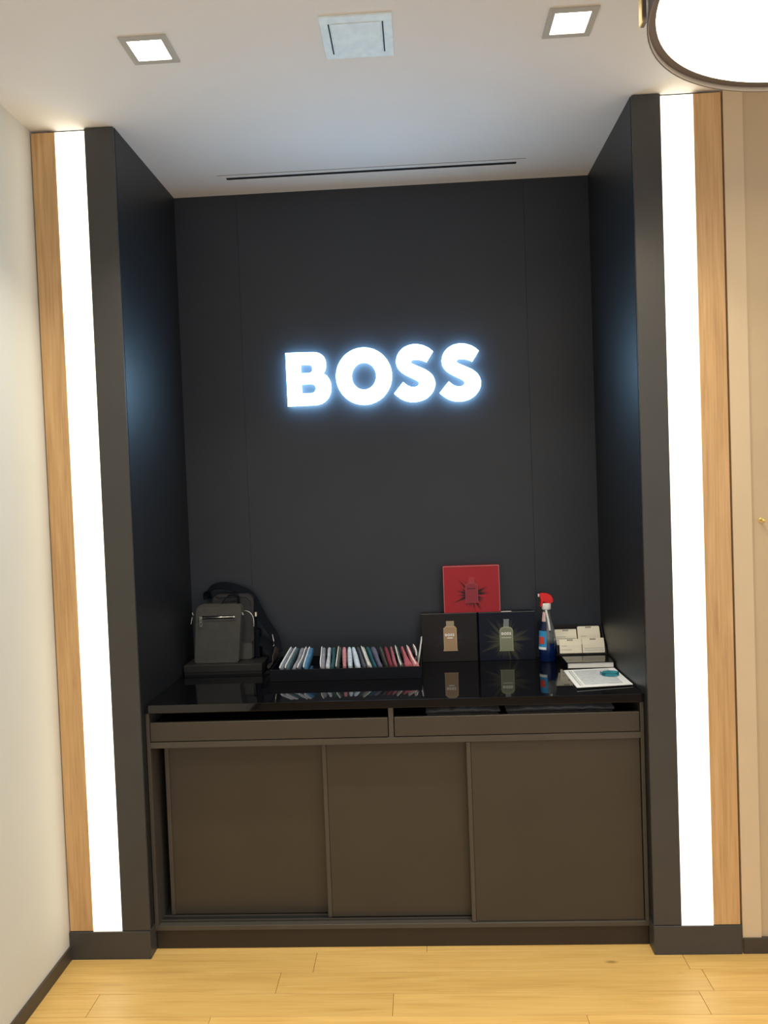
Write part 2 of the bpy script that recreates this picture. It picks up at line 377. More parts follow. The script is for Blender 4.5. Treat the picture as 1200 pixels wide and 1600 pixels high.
c1 = at(*tr((743,249)), y=YS); c2 = at(*tr((957,246)), y=YS); dS = (c2.x-c1.x, c2.z-c1.z)
WS2 = [(p[0]+dS[0], p[1]+dS[1]) for p in WS]
LETTERS = [('B', WB, [WB1, WB2]), ('O', WO, [WOi]), ('S', WS, []), ('S', WS2, [])]
t = thing('illuminated_sign', 'glowing white BOSS letter sign on the dark back wall', 'sign', (0, YS, 2.05))
for nm, o_, h_ in LETTERS:
    bm = bmesh.new(); prism(bm, o_, YS, YS+0.006, h_)
    L = child('letter', bm, 'sign', t); L['label'] = 'glowing white letter ' + nm
    cx = sum(p[0] for p in o_)/len(o_); zz = [p[1] for p in o_]
    for z in (min(zz)+0.03, max(zz)-0.03):
        x = cx if nm != 'B' else min(p[0] for p in o_)+0.025
        bm = bmesh.new(); tube(bm, [(x, YS+0.0062, z), (x, D, z)], 0.005); child('standoff', bm, 'satin', L)
bx0 = min(p[0] for p in WB); bz0 = min(p[1] for p in WB); LW = max(p[0] for p in WS2)-bx0; LH = max(p[1] for p in WB)-bz0
def mini_letters(parent, cx, z0, width, y, m, th=0.0004, tilt=None, name='lettering'):
    s = width/LW; bm = bmesh.new()
    for nm, o_, h_ in LETTERS:
        f = lambda l: [(cx-width/2+(p[0]-bx0)*s, z0+(p[1]-bz0)*s) for p in l]
        prism(bm, f(o_), y, y+th, [f(h) for h in h_])
    if tilt: bmesh.ops.transform(bm, matrix=tilt, verts=bm.verts[:])
    return child(name, bm, m, parent)

# ------------------------------------------------------------------ base cabinet
YF = 0.047
t = thing('base_cabinet', 'built-in charcoal brown cabinet with drawers and three sliding doors', 'cabinet', (0, 0.3, 0))
child('side_panel', B((-0.9035, -0.8905, YF, D-0.002, 0.0755, 0.8885), bevel=0.0008), 'cabframe', t)
child('side_panel', B((0.8905, 0.9035, YF, D-0.002, 0.0755, 0.8885), bevel=0.0008), 'cabframe', t)
child('rail', B((-0.8904, 0.8904, YF, D-0.03, 0.7575, 0.7805), bevel=0.0008), 'cabframe', t)
child('bottom_board', B((-0.8904, 0.8904, YF, D-0.03, 0.0755, 0.0925), bevel=0.0008), 'cabframe', t)
child('divider', B((-0.0095, 0.0085, YF, D-0.03, 0.781, 0.8885), bevel=0.0008), 'cabframe', t)
child('back_panel', B((-0.8904, 0.8904, D-0.028, D-0.004, 0.0755, 0.8885)), 'black', t)
child('kick_plate', B((-0.9035, 0.9035, 0.0605, 0.075, 0.0005, 0.075), bevel=0.0008), 'kick', t)
child('track_bed', B((-0.8903, 0.8903, 0.073, 0.18, 0.0926, 0.0935)), 'black', t)
for yy in (0.080, 0.110): child('track', B((-0.8904, 0.8904, yy-0.0035, yy-0.0005, 0.0926, 0.099)), 'cabframe', t)
for x0, x1, dz in ((-0.8875, -0.0125, 0.0), (0.0115, 0.8875, 0.001)):
    d = child('drawer', B((x0+0.006, x0+0.016, YF+0.0145, 0.50, 0.785, 0.84), (x1-0.016, x1-0.006, YF+0.0145, 0.50, 0.785, 0.84), (x0+0.016, x1-0.016, 0.49, 0.50, 0.785, 0.84), (x0+0.016, x1-0.016, YF+0.0145, 0.49, 0.785, 0.793)), 'black', t)
    child('drawer_front', B((x0, x1, YF-0.001, YF+0.014, 0.7835, 0.8525+dz), bevel=0.001), 'cab', d)
for x0, x1, yy, z1 in ((-0.862, -0.240, 0.112, 0.756), (-0.262, 0.290, 0.083, 0.7565), (0.268, 0.8885, 0.053, 0.7565)):
    d = child('sliding_door', B((x0+0.0165, x1-0.001, yy+0.002, yy+0.018, 0.0995 if yy > 0.06 else 0.094, z1), bevel=0.0008), 'cab', t)
    child('edge_profile', B((x0, x0+0.016, yy-0.001, yy+0.0185, 0.0995 if yy > 0.06 else 0.094, z1), bevel=0.0015), 'cabframe', d)
tag(ob('countertop', B((-0.9035, 0.9035, 0.042, D-0.001, 0.889, ZC), bevel=0.0012, seg=2), 'glass_top'), 'glossy black countertop reflecting the goods on it', 'countertop')
# things lying in the open drawer
MT['sleeve'] = mat('grey_plastic_sleeve', (0.10, 0.097, 0.095), 0.3, noise=0.25, nscale=25)
for k, (u0, u1, lab) in enumerate(((665, 780, 'crumpled grey plastic sleeve in the open drawer, beside the drawer divider'), (790, 957, 'longer crumpled grey plastic sleeve in the open drawer under the papers'))):
    a = at(u0, 1108, y=0.12).x; b = at(u1, 1106, y=0.12).x; bm = bmesh.new(); n = 14
    rings = []
    for i in range(n+1):
        x = a+(b-a)*i/n; e = 0.004+0.010*math.sin(math.pi*i/n)**0.5+0.004*math.sin(i*2.3+k)
        rings.append([(x, 0.10, 0.85), (x, 0.10+0.01*math.sin(i*1.7), 0.853+e), (x, 0.2, 0.856+e*1.1), (x, 0.33, 0.855+e*0.6), (x, 0.34, 0.848)])
    loft(bm, rings); bmesh.ops.translate(bm, verts=bm.verts[:], vec=(0, 0, -0.002))
    # stack of folded paper under the sleeve carries it up to the rim
    o = thing('plastic_sleeve', lab, 'plastic sleeve', ((a+b)/2, 0.2, 0.793))
    child('film', bm, 'sleeve', o, smooth=True)
    child('folded_stack', B((a+0.005, b-0.005, 0.105, 0.33, 0.7935, 0.8455)), 'sleeve', o)

# ------------------------------------------------------------------ gift boxes
def burst_material(name, base, glow, cx, cz, rr, power):
    m = bpy.data.materials.new(name); m.use_nodes = True; nt = m.node_tree; N = nt.nodes; L = nt.links; b = N['Principled BSDF']
    tc = N.new('ShaderNodeTexCoord'); sp = N.new('ShaderNodeSeparateXYZ'); L.new(tc.outputs['Object'], sp.inputs[0])
    def mth(op, a, bb=None):
        q = N.new('ShaderNodeMath'); q.operation = op
        for i, s in enumerate((a, bb)):
            if s is None: continue
            if isinstance(s, (int, float)): q.inputs[i].default_value = s
            else: L.new(s, q.inputs[i])
        return q.outputs[0]
    dx = mth('SUBTRACT', sp.outputs['X'], cx); dz = mth('SUBTRACT', sp.outputs['Z'], cz)
    ang = mth('ARCTAN2', dz, dx); dist = mth('SQRT', mth('ADD', mth('MULTIPLY', dx, dx), mth('MULTIPLY', dz, dz)))
    n = N.new('ShaderNodeTexNoise'); n.noise_dimensions = '1D'; n.inputs['Scale'].default_value = 3.4; n.inputs['Detail'].default_value = 3; L.new(ang, n.inputs['W'])
    reach = mth('MULTIPLY', mth('POWER', n.outputs['Fac'], 1.5), rr*2.6)
    g = mth('SUBTRACT', 1.0, mth('DIVIDE', dist, reach)); gm = N.new('ShaderNodeClamp'); L.new(g, gm.inputs[0])
    fac = mth('MULTIPLY', mth('POWER', gm.outputs[0], 0.9), power)
    mx = N.new('ShaderNodeMix'); mx.data_type = 'RGBA'; L.new(fac, mx.inputs['Factor']); mx.inputs['A'].default_value = (*base, 1); mx.inputs['B'].default_value = (*glow, 1)
    L.new(mx.outputs['Result'], b.inputs['Base Color']); b.inputs['Roughness'].default_value = 0.4; b.inputs['Specular IOR Level'].default_value = 0.25
    return m
def bottle_outline(kind, x0, x1, z0, zs, zt, n0, n1):
    cx = (x0+x1)/2
    if kind == 0:   # square shoulders, stepped cap
        return [(x0, z0), (x1, z0), (x1-0.002, z0+0.008), (x1-0.003, zs-0.001), (x1-0.005, zs+0.001), (n1+0.006, zs+0.001), (n1+0.006, zs+0.006), (n1, zs+0.007), (n1, zt), (n0, zt), (n0, zs+0.007), (n0-0.006, zs+0.006), (n0-0.006, zs+0.001), (x0+0.005, zs+0.001), (x0+0.003, zs-0.001), (x0+0.003, z0+0.008)]
    r = []
    for k in range(7):
        a = math.pi/2*k/6; r.append((x1-0.003-(x1-0.003-n1)*(1-math.cos(a)) , zs+(0.018)*math.sin(a)))
    l = [(x0+x1-p[0], p[1]) for p in reversed(r)]
    return [(x0, z0), (x1, z0), (x1-0.003, z0+0.007)] + r + [(n1, zt-0.006), (n1+0.002, zt)] + [(n0-0.002, zt), (n0, zt-0.006)] + l + [(x0+0.003, z0+0.007)]
YBX = D-0.057
def gift_box(x0, x1, z0, z1, label, base, glow, kind, bot, btop, gpow, glowr, highlight_col=(0.12, 0.12, 0.12), full=False):
    t = thing('gift_box', label, 'gift box', ((x0+x1)/2, YBX+0.028, z0), 'boxed fragrance sets')
    ox, oz = (x0+x1)/2, z0
    bx, bz = (bot[0]+bot[1])/2, (bot[2]+bot[3])/2
    side = mat('box_side', base, 0.35)
    child('base_tray', B((x0+0.0015, x1-0.0015, YBX+0.021, D-0.0015, z0, z1-0.001), bevel=0.0008), side, t)
    lid = child('lid', B((x0, x1, YBX+0.0004, YBX+0.022, z0+0.0002, z1), bevel=0.0012), burst_material('box_print', base, glow, bx-ox, bz-oz, glowr, gpow), t)
    o = bottle_outline(kind, *bot)
    bm = bmesh.new(); prism(bm, o, YBX-0.0006, YBX+0.0003)
    m_edge = mat('print_edge', [min(1, c*1.5) for c in btop[1]], 0.35)
    child('bottle_print', bm, m_edge, t)
    zs = bot[3]
    ins = [(bx+(p[0]-bx)*0.90, (bot[2]+zs)/2+(p[1]-(bot[2]+zs)/2)*0.94) for p in o if p[1] <= zs+0.019]
    bm = bmesh.new(); prism(bm, ins, YBX-0.0010, YBX-0.0006); child('bottle_fill', bm, mat('print_fill', btop[1], 0.35), t)
    zc = [p[1] for p in o]
    cap = [(bot[5]+0.001, zs+0.02 if kind else zs+0.007), (bot[6]-0.001, zs+0.02 if kind else zs+0.007), (bot[6]-0.001, bot[4]-0.001), (bot[5]+0.001, bot[4]-0.001)]
    bm = bmesh.new(); prism(bm, cap, YBX-0.0010, YBX-0.0006); child('cap_print', bm, mat('print_cap', btop[0], 0.35), t)
    em = mat('box_highlight', highlight_col, 0.3)  # edge highlight of the lid, painted as thin lighter strips
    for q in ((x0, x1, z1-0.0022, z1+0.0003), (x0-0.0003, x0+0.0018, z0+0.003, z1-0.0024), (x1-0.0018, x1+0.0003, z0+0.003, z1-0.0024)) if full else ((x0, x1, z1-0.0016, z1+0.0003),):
        child('edge_highlight', B((q[0], q[1], YBX-0.0004, YBX+0.003, q[2], q[3])), em, lid)
    return t, bx
def P(u, v): q = at(u, v, y=YBX); return q.x, q.z
# bot: x0,x1,z0,zs,zt,n0,n1
def botpx(l, r, b, s, tp, n0, n1):
    zb = P((l+r)/2, b)[1]; return (P(l, b)[0], P(r, b)[0], zb, P((l+r)/2, s)[1], P((n0+n1)/2, tp)[1], P(n0, tp)[0]+0.0, P(n1, tp)[0])
ZB1 = ZC+0.212
b1 = botpx(693, 715.5, 1017, 981, 970.5, 697, 709)
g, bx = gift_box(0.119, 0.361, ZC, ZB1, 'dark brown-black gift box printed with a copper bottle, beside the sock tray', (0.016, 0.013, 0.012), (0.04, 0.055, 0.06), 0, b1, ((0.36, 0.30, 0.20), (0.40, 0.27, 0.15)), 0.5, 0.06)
mini_letters(g, bx-0.002, P(703, 994)[1], 0.040, YBX-0.0015, 'white')
child('small_print', B((bx-0.013, bx+0.011, YBX-0.0014, YBX-0.0010, P(703, 997.5)[1], P(703, 996)[1])), 'white', g)
b2 = botpx(780.5, 803.5, 1017, 986, 967.5, 787, 794.5)
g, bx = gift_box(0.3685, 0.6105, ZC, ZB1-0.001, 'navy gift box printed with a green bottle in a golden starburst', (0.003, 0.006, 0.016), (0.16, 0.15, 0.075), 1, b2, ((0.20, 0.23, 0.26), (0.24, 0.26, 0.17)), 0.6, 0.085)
mini_letters(g, bx, P(791, 992)[1], 0.042, YBX-0.0015, 'white')
child('small_print', B((bx-0.021, bx+0.021, YBX-0.0014, YBX-0.0010, P(791, 997)[1], P(791, 995.3)[1])), mat('print_pale', (0.5, 0.52, 0.42), 0.4), g)
child('sticker', B((0.467, 0.512, YBX+0.004, YBX+0.02, ZB1-0.0009, ZB1-0.0003)), 'white', g)
b3 = botpx(726.5, 748.5, 942, 917, 902, 733, 741)
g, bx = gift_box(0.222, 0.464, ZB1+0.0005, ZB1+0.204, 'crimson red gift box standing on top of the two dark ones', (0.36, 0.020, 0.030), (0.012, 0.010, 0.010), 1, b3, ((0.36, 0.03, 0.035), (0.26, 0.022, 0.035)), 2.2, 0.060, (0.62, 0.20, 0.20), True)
child('label_line', B((bx-0.019, bx+0.017, YBX-0.0015, YBX-0.0010, P(737, 920.5)[1], P(737, 918.5)[1])), mat('print_wine', (0.10, 0.008, 0.012), 0.4), g)

# ------------------------------------------------------------------ trigger spray bottle
SX, SY = 0.6565, 0.590
t = thing('spray_bottle', 'blue glass-cleaner spray bottle with a red trigger head', 'spray bottle', (SX, SY, ZC))
def oval(prof, n=24, ex=1.0, ey=0.72, cx=SX, cy=SY):
    bm = bmesh.new(); rings = [[(cx+r*ex*math.cos(2*math.pi*k/n), cy+r*ey*math.sin(2*math.pi*k/n), z) for k in range(n)] for r, z in prof]
    return loft(bm, rings)
MT['clear'] = mat('clear_plastic', (0.55, 0.60, 0.62), 0.12, trans=0.75, noise=0.2, nscale=90)
MT['liquid'] = mat('blue_liquid', (0.002, 0.016, 0.10), 0.1, trans=0.15)
MT['navyp'] = mat('navy_label', (0.006, 0.012, 0.05), 0.35)
MT['red'] = mat('red_plastic', (0.80, 0.012, 0.010), 0.3)
MT['labelblue'] = mat('bright_blue_label', (0.03, 0.30, 0.62), 0.4)
MT['labelred'] = mat('red_label_patch', (0.70, 0.06, 0.03), 0.4)
MT['labelpink'] = mat('pale_pink_label', (0.75, 0.52, 0.52), 0.4)
z = ZC
body = child('bottle_body', oval([(0.032, z+0.0), (0.0345, z+0.004), (0.035, z+0.05), (0.0345, z+0.078)]), 'liquid', t, smooth=True, bevel=0.001)
child('clear_section', oval([(0.0345, z+0.0785), (0.034, z+0.10), (0.032, z+0.125), (0.028, z+0.148), (0.022, z+0.168), (0.017, z+0.19), (0.0145, z+0.21), (0.0145, z+0.222)]), 'clear', t, smooth=True)
def wrap(x0a, x1a, z0, z1, r0, r1, n=8):
    bm = bmesh.new(); rings = []
    for i in range(n+1):
        a = math.radians(x0a+(x1a-x0a)*i/n); c, s = math.cos(a), math.sin(a)
        rings.append([(SX+(r0+0.001)*c, SY+(r0*0.72+0.001)*s, z0), (SX+(r0+0.0018)*c, SY+(r0*0.72+0.0018)*s, z0), (SX+(r1+0.0018)*c, SY+(r1*0.72+0.0018)*s, z1), (SX+(r1+0.001)*c, SY+(r1*0.72+0.001)*s, z1)])
    return loft(bm, rings)
child('label', wrap(178, 258, z+0.052, z+0.133, 0.035, 0.032), 'labelblue', t, smooth=False)
child('label_patch', wrap(200, 240, z+0.078, z+0.108, 0.0358, 0.0345), 'labelred', t)
child('label_band', wrap(186, 254, z+0.054, z+0.064, 0.0360, 0.0358), 'white', t)
child('shoulder_label', wrap(175, 262, z+0.134, z+0.172, 0.031, 0.021), 'navyp', t)
child('neck_label', wrap(190, 250, z+0.172, z+0.212, 0.020, 0.0148), 'labelpink', t)
child('dip_tube', (lambda bm: tube(bm, catmull([(SX-0.004, SY-0.013, z+0.221), (SX+0.002, SY-0.016, z+0.19), (SX+0.006, SY-0.020, z+0.16), (SX+0.008, SY-0.0245, z+0.135)], 5), 0.0045))(bmesh.new()), 'white', t, smooth=True)
child('collar', oval([(0.018, z+0.2225), (0.0195, z+0.226), (0.0195, z+0.247), (0.017, z+0.250)], ey=0.9), 'white', t, smooth=True, bevel=0.001)
hd = [(-0.028, 0.2905), (-0.012, 0.2935), (0.006, 0.291), (0.020, 0.283), (0.027, 0.270), (0.028, 0.257), (0.022, 0.2505), (0.010, 0.2495), (-0.004, 0.252), (-0.014, 0.257), (-0.017, 0.250), (-0.021, 0.236), (-0.026, 0.235), (-0.0235, 0.258), (-0.026, 0.275)]
bm = bmesh.new(); prism(bm, [(SX+a, z+b) for a, b in hd], SY-0.013, SY+0.013)
child('trigger_head', bm, 'red', t, bevel=0.004, seg=3)
child('nozzle', B((SX-0.034, SX-0.0285, SY-0.006, SY+0.006, z+0.277, z+0.289), bevel=0.001), 'white', t)

# ------------------------------------------------------------------ notebook, card holder, papers
NX0, NX1, NY0, NY1 = 0.708, 0.8985, 0.432, 0.665
t = thing('notebook', 'glossy black notebook with white page edges under the card holder', 'notebook', ((NX0+NX1)/2, (NY0+NY1)/2, ZC))
MT['gcover'] = mat('glossy_black_cover', (0.010, 0.010, 0.010), 0.10, spec=0.7)
child('cover', B((NX0, NX1, NY0, NY1, ZC+0.0003, ZC+0.0035), (NX0, NX1, NY0, NY1, ZC+0.0235, ZC+0.027), (NX0, NX0+0.004, NY0, NY1, ZC+0.0035, ZC+0.0235), bevel=0.0008), 'gcover', t)
child('pages', B((NX0+0.0045, NX1-0.003, NY0+0.003, NY1-0.003, ZC+0.0037, ZC+0.0233)), 'white', t)
zt = ZC+0.0275
t = thing('card_holder', 'black stepped card holder standing on the glossy notebook', 'card holder', (0.80, 0.62, zt))
child('base_plate', B((0.700, 0.905, 0.565, 0.664, zt, zt+0.004)), 'black', t)
child('back_panel', B((0.694, 0.9005, 0.660, 0.664, zt+0.004, zt+0.108), bevel=0.001), 'black', t)
child('step', B((0.700, 0.903, 0.612, 0.6595, zt+0.004, zt+0.030)), 'black', t)
for xx in (0.6945, 0.9005-0.003+0.0005):
    bm = bmesh.new()
    out = [(0.566, zt), (0.6595, zt), (0.6595, zt+0.106), (0.652, zt+0.106), (0.566, zt+0.012)]
    v0 = [bm.verts.new((xx, a, b)) for a, b in out]; v1 = [bm.verts.new((xx+0.0025, a, b)) for a, b in out]
    bm.faces.new(v0); bm.faces.new(v1[::-1])
    for i in range(5): bm.faces.new((v0[i], v0[(i+1)%5], v1[(i+1)%5], v1[i]))
    bmesh.ops.recalc_face_normals(bm, faces=bm.faces[:])
    child('side_panel', bm, 'black', t)
def cards(x0, x1, z0, y, hgt, lab, rnd, lines, m):
    t = thing('business_card_stack', lab, 'business cards', ((x0+x1)/2, y, z0), 'white business cards in the card holder')
    T = Matrix.Translation((0, y, z0+0.0022)) @ Matrix.Rotation(math.radians(-14), 4, 'X') @ Matrix.Translation((0, -y, -z0))
    for k in range(4):
        bm = bmesh.new(); dzz = -0.006*k if k else 0
        prism(bm, rrect(x0, x1, z0+(0 if k == 0 else -0.000), z0+hgt-0.0*k, rnd, 0.001), y+0.0022*(3-k)*1.0, y+0.0022*(3-k)+0.0012)
        # the nearer cards sit lower in the pocket
        if k: bmesh.ops.scale(bm, vec=(1, 1, 1-0.13*k), verts=bm.verts[:], space=Matrix.Translation((0, 0, -z0)))
        bmesh.ops.transform(bm, matrix=T, verts=bm.verts[:]); child('card', bm, m, t)
    zz = z0+hgt-0.0082
    mini_letters(t, (x0+x1)/2, zz, 0.024, y+0.0060, 'ink', 0.0004, T)
    for a, b, dz in lines:
        bm = B((x0+a, x0+b, y-0.0008, y-0.0003, z0+dz, z0+dz+0.0018)); bmesh.ops.transform(bm, matrix=T, verts=bm.verts[:]); child('text_line', bm, 'inklight', t)
zs = zt+0.0302
cards(0.6985, 0.7905, zs, 0.625, 0.067, 'square-cornered cream business cards in back pocket beside the spray bottle', 0.0015, [(0.006, 0.045, 0.034), (0.006, 0.085, 0.026), (0.006, 0.085, 0.018)], 'cream')
cards(0.7955, 0.8905, zs, 0.625, 0.078, 'round-cornered cream business cards rising highest in the card holder', 0.006, [(0.012, 0.035, 0.034), (0.004, 0.09, 0.016)], 'cream')
zs = zt+0.0042
cards(0.7065, 0.7995, zs, 0.575, 0.060, 'cream business cards in front pocket on the spray bottle side', 0.0012, [(0.008, 0.03, 0.030), (0.006, 0.05, 0.014)], 'cream')
cards(0.803, 0.896, zs, 0.575, 0.062, 'cream business cards in front pocket on the recess wall side', 0.0012, [(0.006, 0.088, 0.018), (0.006, 0.088, 0.010)], 'cream')

def flat_sheet(pts, z, th, sag):
    bm = bmesh.new(); a, b, c, d = [Vector((p[0], p[1], 0)) for p in pts]; n = 8; top = []
    for i in range(n+1):
        r = []
        for j in range(n+1):
            s, q = i/n, j/n; p = (a*(1-s)+b*s)*(1-q)+(d*(1-s)+c*s)*q
            r.append(bm.verts.new((p.x, p.y, z+th+sag*(q**3)*(1-0.4*s))))
        top.append(r)
    for i in range(n):
        for j in range(n): bm.faces.new((top[i][j], top[i+1][j], top[i+1][j+1], top[i][j+1]))
    g = bmesh.ops.extrude_face_region(bm, geom=bm.faces[:]); vs_ = [e for e in g['geom'] if isinstance(e, bmesh.types.BMVert)]
    bmesh.ops.translate(bm, verts=vs_, vec=(0, 0, -th)); bmesh.ops.recalc_face_normals(bm, faces=bm.faces[:])
    return bm
pa = [(at(u, v, z=ZC+0.003).x, at(u, v, z=ZC+0.003).y) for u, v in ((881, 1047), (963, 1043), (993, 1070), (902, 1076))]
pa = [(min(p[0], 0.897), min(p[1], 0.4295)) for p in pa]
t = thing('paper_sheets', 'printed white paper sheets lying in front of the notebook', 'paper', (0.79, 0.3, ZC))
for k in range(2): child('sheet', flat_sheet([(p[0]-0.001*(1-k), p[1]-0.002*(1-k)) for p in pa], ZC+0.0004+0.0014*k, 0.0006, 0.006), 'white', t)
MT['print'] = mat('pale_grey_print', (0.60, 0.61, 0.62), 0.6, noise=0.12, nscale=60)
def inner(s0, s1, q0, q1):
    a, b, c, d = [Vector((*p, 0)) for p in pa]
    f = lambda s, q: tuple(((a*(1-s)+b*s)*(1-q)+(d*(1-s)+c*s)*q)[:2])
    return [f(s0, q0), f(s1, q0), f(s1, q1), f(s0, q1)]
def strip_print(s0, s1, q0, q1, m):
    bm = bmesh.new(); n = 6; P_ = []
    for i in range(n+1):
        q = q0+(q1-q0)*i/n; r = []
        for s in (s0, s1):
            x, y_ = inner(s, s, q, q)[0]; r.append(bm.verts.new((x, y_, ZC+0.0027+0.006*(q**3)*(1-0.4*s))))
        P_.append(r)
    for i in range(n): bm.faces.new((P_[i][0], P_[i][1], P_[i+1][1], P_[i+1][0]))
    child('printed_block', bm, m, t)
strip_print(0.17, 0.86, 0.06, 0.90, 'print')
strip_print(0.07, 0.10, 0.05, 0.93, 'inklight'); strip_print(0.115, 0.13, 0.05, 0.93, 'inklight')
strip_print(0.62, 0.80, 0.86, 0.885, 'inklight'); strip_print(0.20, 0.34, 0.865, 0.885, 'inklight')
# teal band
c = at(956, 1056, z=ZC+0.006)
t = thing('wristband', 'teal translucent plastic band lying on the white papers', 'wristband', (c.x, c.y, ZC+0.004))
bm = bmesh.new(); rings = []
for k in range(32):
    a = 2*math.pi*k/32; rx, ry = 0.030, 0.024
    rings.append([(c.x+(rx+dx)*math.cos(a), c.y+0.02+(ry+dx)*math.sin(a), ZC+0.0045+dz) for dx, dz in ((0, 0), (0.0022, 0), (0.0022, 0.012), (0, 0.012))])
loft(bm, rings, False, True); child('band', bm, 'teal', t, smooth=False)
child('tail', (lambda bm: ribbon(bm, [(c.x-0.024, c.y+0.006, ZC+0.0105), (c.x-0.032, c.y+0.016, ZC+0.0105), (c.x-0.037, c.y+0.032, ZC+0.0115)], 0.011, 0.002, (0, 0, 1)))(bmesh.new()), 'teal', t)

# ------------------------------------------------------------------ sock tray and socks
TX0, TX1, TY0, TY1 = -0.497, 0.116, 0.345, 0.600
TZ1 = at(546, 1044, y=TY0).z
t = thing('display_tray', 'low glossy black tray filled with folded socks', 'tray', ((TX0+TX1)/2, (TY0+TY1)/2, ZC))
MT['traym'] = mat('gloss_black_tray', (0.004, 0.005, 0.008), 0.4, spec=0.2)
child('front_panel', B((TX0, TX1, TY0, TY0+0.004, ZC+0.0003, TZ1), bevel=0.0006), 'traym', t)
child('back_panel', B((TX0, TX1, TY1-0.004, TY1, ZC+0.0003, TZ1), bevel=0.0006), 'traym', t)
for x in (TX0, TX1-0.004): child('side_panel', B((x, x+0.004, TY0+0.0042, TY1-0.0042, ZC+0.0003, TZ1), bevel=0.0006), 'traym', t)
child('bottom', B((TX0+0.0042, TX1-0.0042, TY0+0.0042, TY1-0.0042, ZC+0.0003, ZC+0.004)), 'traym', t)
def fabric(name, col, rib=0.0):
    return mat(name, col, 0.85, noise=0.22 if not rib else 0.4, nscale=60 if not rib else 30, bump=0.6, bscale=600, stretch=(1, 1, 1) if not rib else (1, 1, 12))
SOCKS = [  # bottom u, top u, flap, colour, card edge, thickness, label
 (439.5, 459, 0.000, (0.20, 0.23, 0.29), 1, 0.016, 'steel grey sock with a pale edge at the bag end of the tray'),
 (448, 466, 0.000, (0.07, 0.13, 0.16), 1, 0.016, 'dark petrol sock with white edge, second from the bags'),
 (458, 475, 0.002, (0.30, 0.31, 0.37), 0, 0.018, 'lilac grey sock third from the bags'),
 (466, 483, 0.002, (0.10, 0.13, 0.19), 1, 0.014, 'slate sock with white edge beside the bright blue one'),
 (473, 489, 0.010, (0.07, 0.22, 0.42), 1, 0.018, 'bright blue sock beside the gap in the row'),
 (499, 508, 0.012, (0.28, 0.29, 0.34), 1, 0.020, 'grey sock outlined in white just past the gap'),
 (508, 516.5, 0.010, (0.55, 0.60, 0.66), 0, 0.018, 'pale ice-grey sock beside the dark teal one'),
 (517, 523, 0.004, (0.02, 0.09, 0.10), 0, 0.018, 'dark teal sock next to the pale ice-grey one'),
 (527, 531.5, 0.000, (0.07, 0.10, 0.09), 1, 0.014, 'dark green-grey sock with white edge beside the dusty pink one'),
 (538, 537.5, 0.000, (0.58, 0.24, 0.27), 0, 0.018, 'dusty pink sock between green-grey and pale blue ones'),
 (547, 545.5, 0.000, (0.58, 0.68, 0.78), 0, 0.020, 'pale blue sock beside the dusty pink one'),
 (556, 553, 0.010, (0.60, 0.70, 0.82), 0, 0.022, 'pale blue sock with a white folded flap at its foot'),
 (566, 560, 0.010, (0.08, 0.09, 0.12), 0, 0.014, 'dark slate sock between pale blue and cream ones'),
 (574, 567.5, 0.012, (0.50, 0.51, 0.47), 1, 0.018, 'cream grey sock with a curved white edge'),
 (582, 575, 0.012, (0.01, 0.10, 0.13), 0, 0.016, 'deep petrol sock beside the cream grey one'),
 (590, 583.5, 0.013, (0.12, 0.12, 0.19), 0, 0.022, 'muted purple-navy sock in the row'),
 (600, 595, 0.013, (0.06, 0.06, 0.06), 0, 0.014, 'charcoal sock beside the burgundy ribbed one'),
 (607, 603.5, 0.013, (0.22, 0.035, 0.055), 0, 0.017, 'burgundy ribbed sock in the row'),
 (614, 612, 0.013, (0.38, 0.12, 0.15), 0, 0.014, 'rose-red sock between burgundy and green-grey ones'),
 (623, 620.5, 0.014, (0.09, 0.11, 0.10), 1, 0.014, 'dark green-grey sock with white edge beside the coral ones'),
 (631.5, 629, 0.010, (0.48, 0.12, 0.15), 0, 0.013, 'coral red sock beside the wide salmon pink one'),
 (642, 638, 0.015, (0.85, 0.28, 0.31), 1, 0.011, 'wide salmon pink sock spread at the gift box end'),
 (652, 648, 0.004, (0.24, 0.26, 0.29), 1, 0.009, 'grey striped sock at the gift box end of the tray'),
]
def sock_rings(b, tp, flap, th, grow=0.0, npt=12, wide=0.0):
    L = (tp-b); ln = L.length; dr = L.normalized(); dn = Vector((0, dr.z, -dr.y)).normalized()
    if dn.z > 0: dn = -dn
    rings = []; ns = 12
    for i in range(ns+1):
        s = i/ns; p = b+L*s
        x = th/2*wide*(1-s)**1.5 + flap*max(0, 1-s/0.45)**2 + (0.004*math.sin(s*math.pi*1.5) if flap else 0)
        prof = math.sqrt(max(0.0, 1-max(0, (s-0.72)/0.28)**2))*0.93+0.07
        if s < 0.08: prof *= 0.75+0.25*s/0.08
        hb = 0.020*prof+grow*0.5; ht = th/2*(0.55+0.45*prof)*(1.0+0.15*math.sin(s*5+b.x*40))*(1+wide*(1-s)**1.5)
        ctr = p+Vector((x, 0, 0))+dn*(0.020*(2-prof) - 0.020*(1-prof))*1.0
        ring = []
        for k in range(npt):
            a = 2*math.pi*k/npt; ca, sa = math.cos(a), math.sin(a)
            ca = math.copysign(abs(ca)**0.75, ca); sa = math.copysign(abs(sa)**0.75, sa)
            ring.append(ctr+Vector((1, 0, 0))*ht*ca+dn*hb*sa)
        rings.append(ring)
    return rings
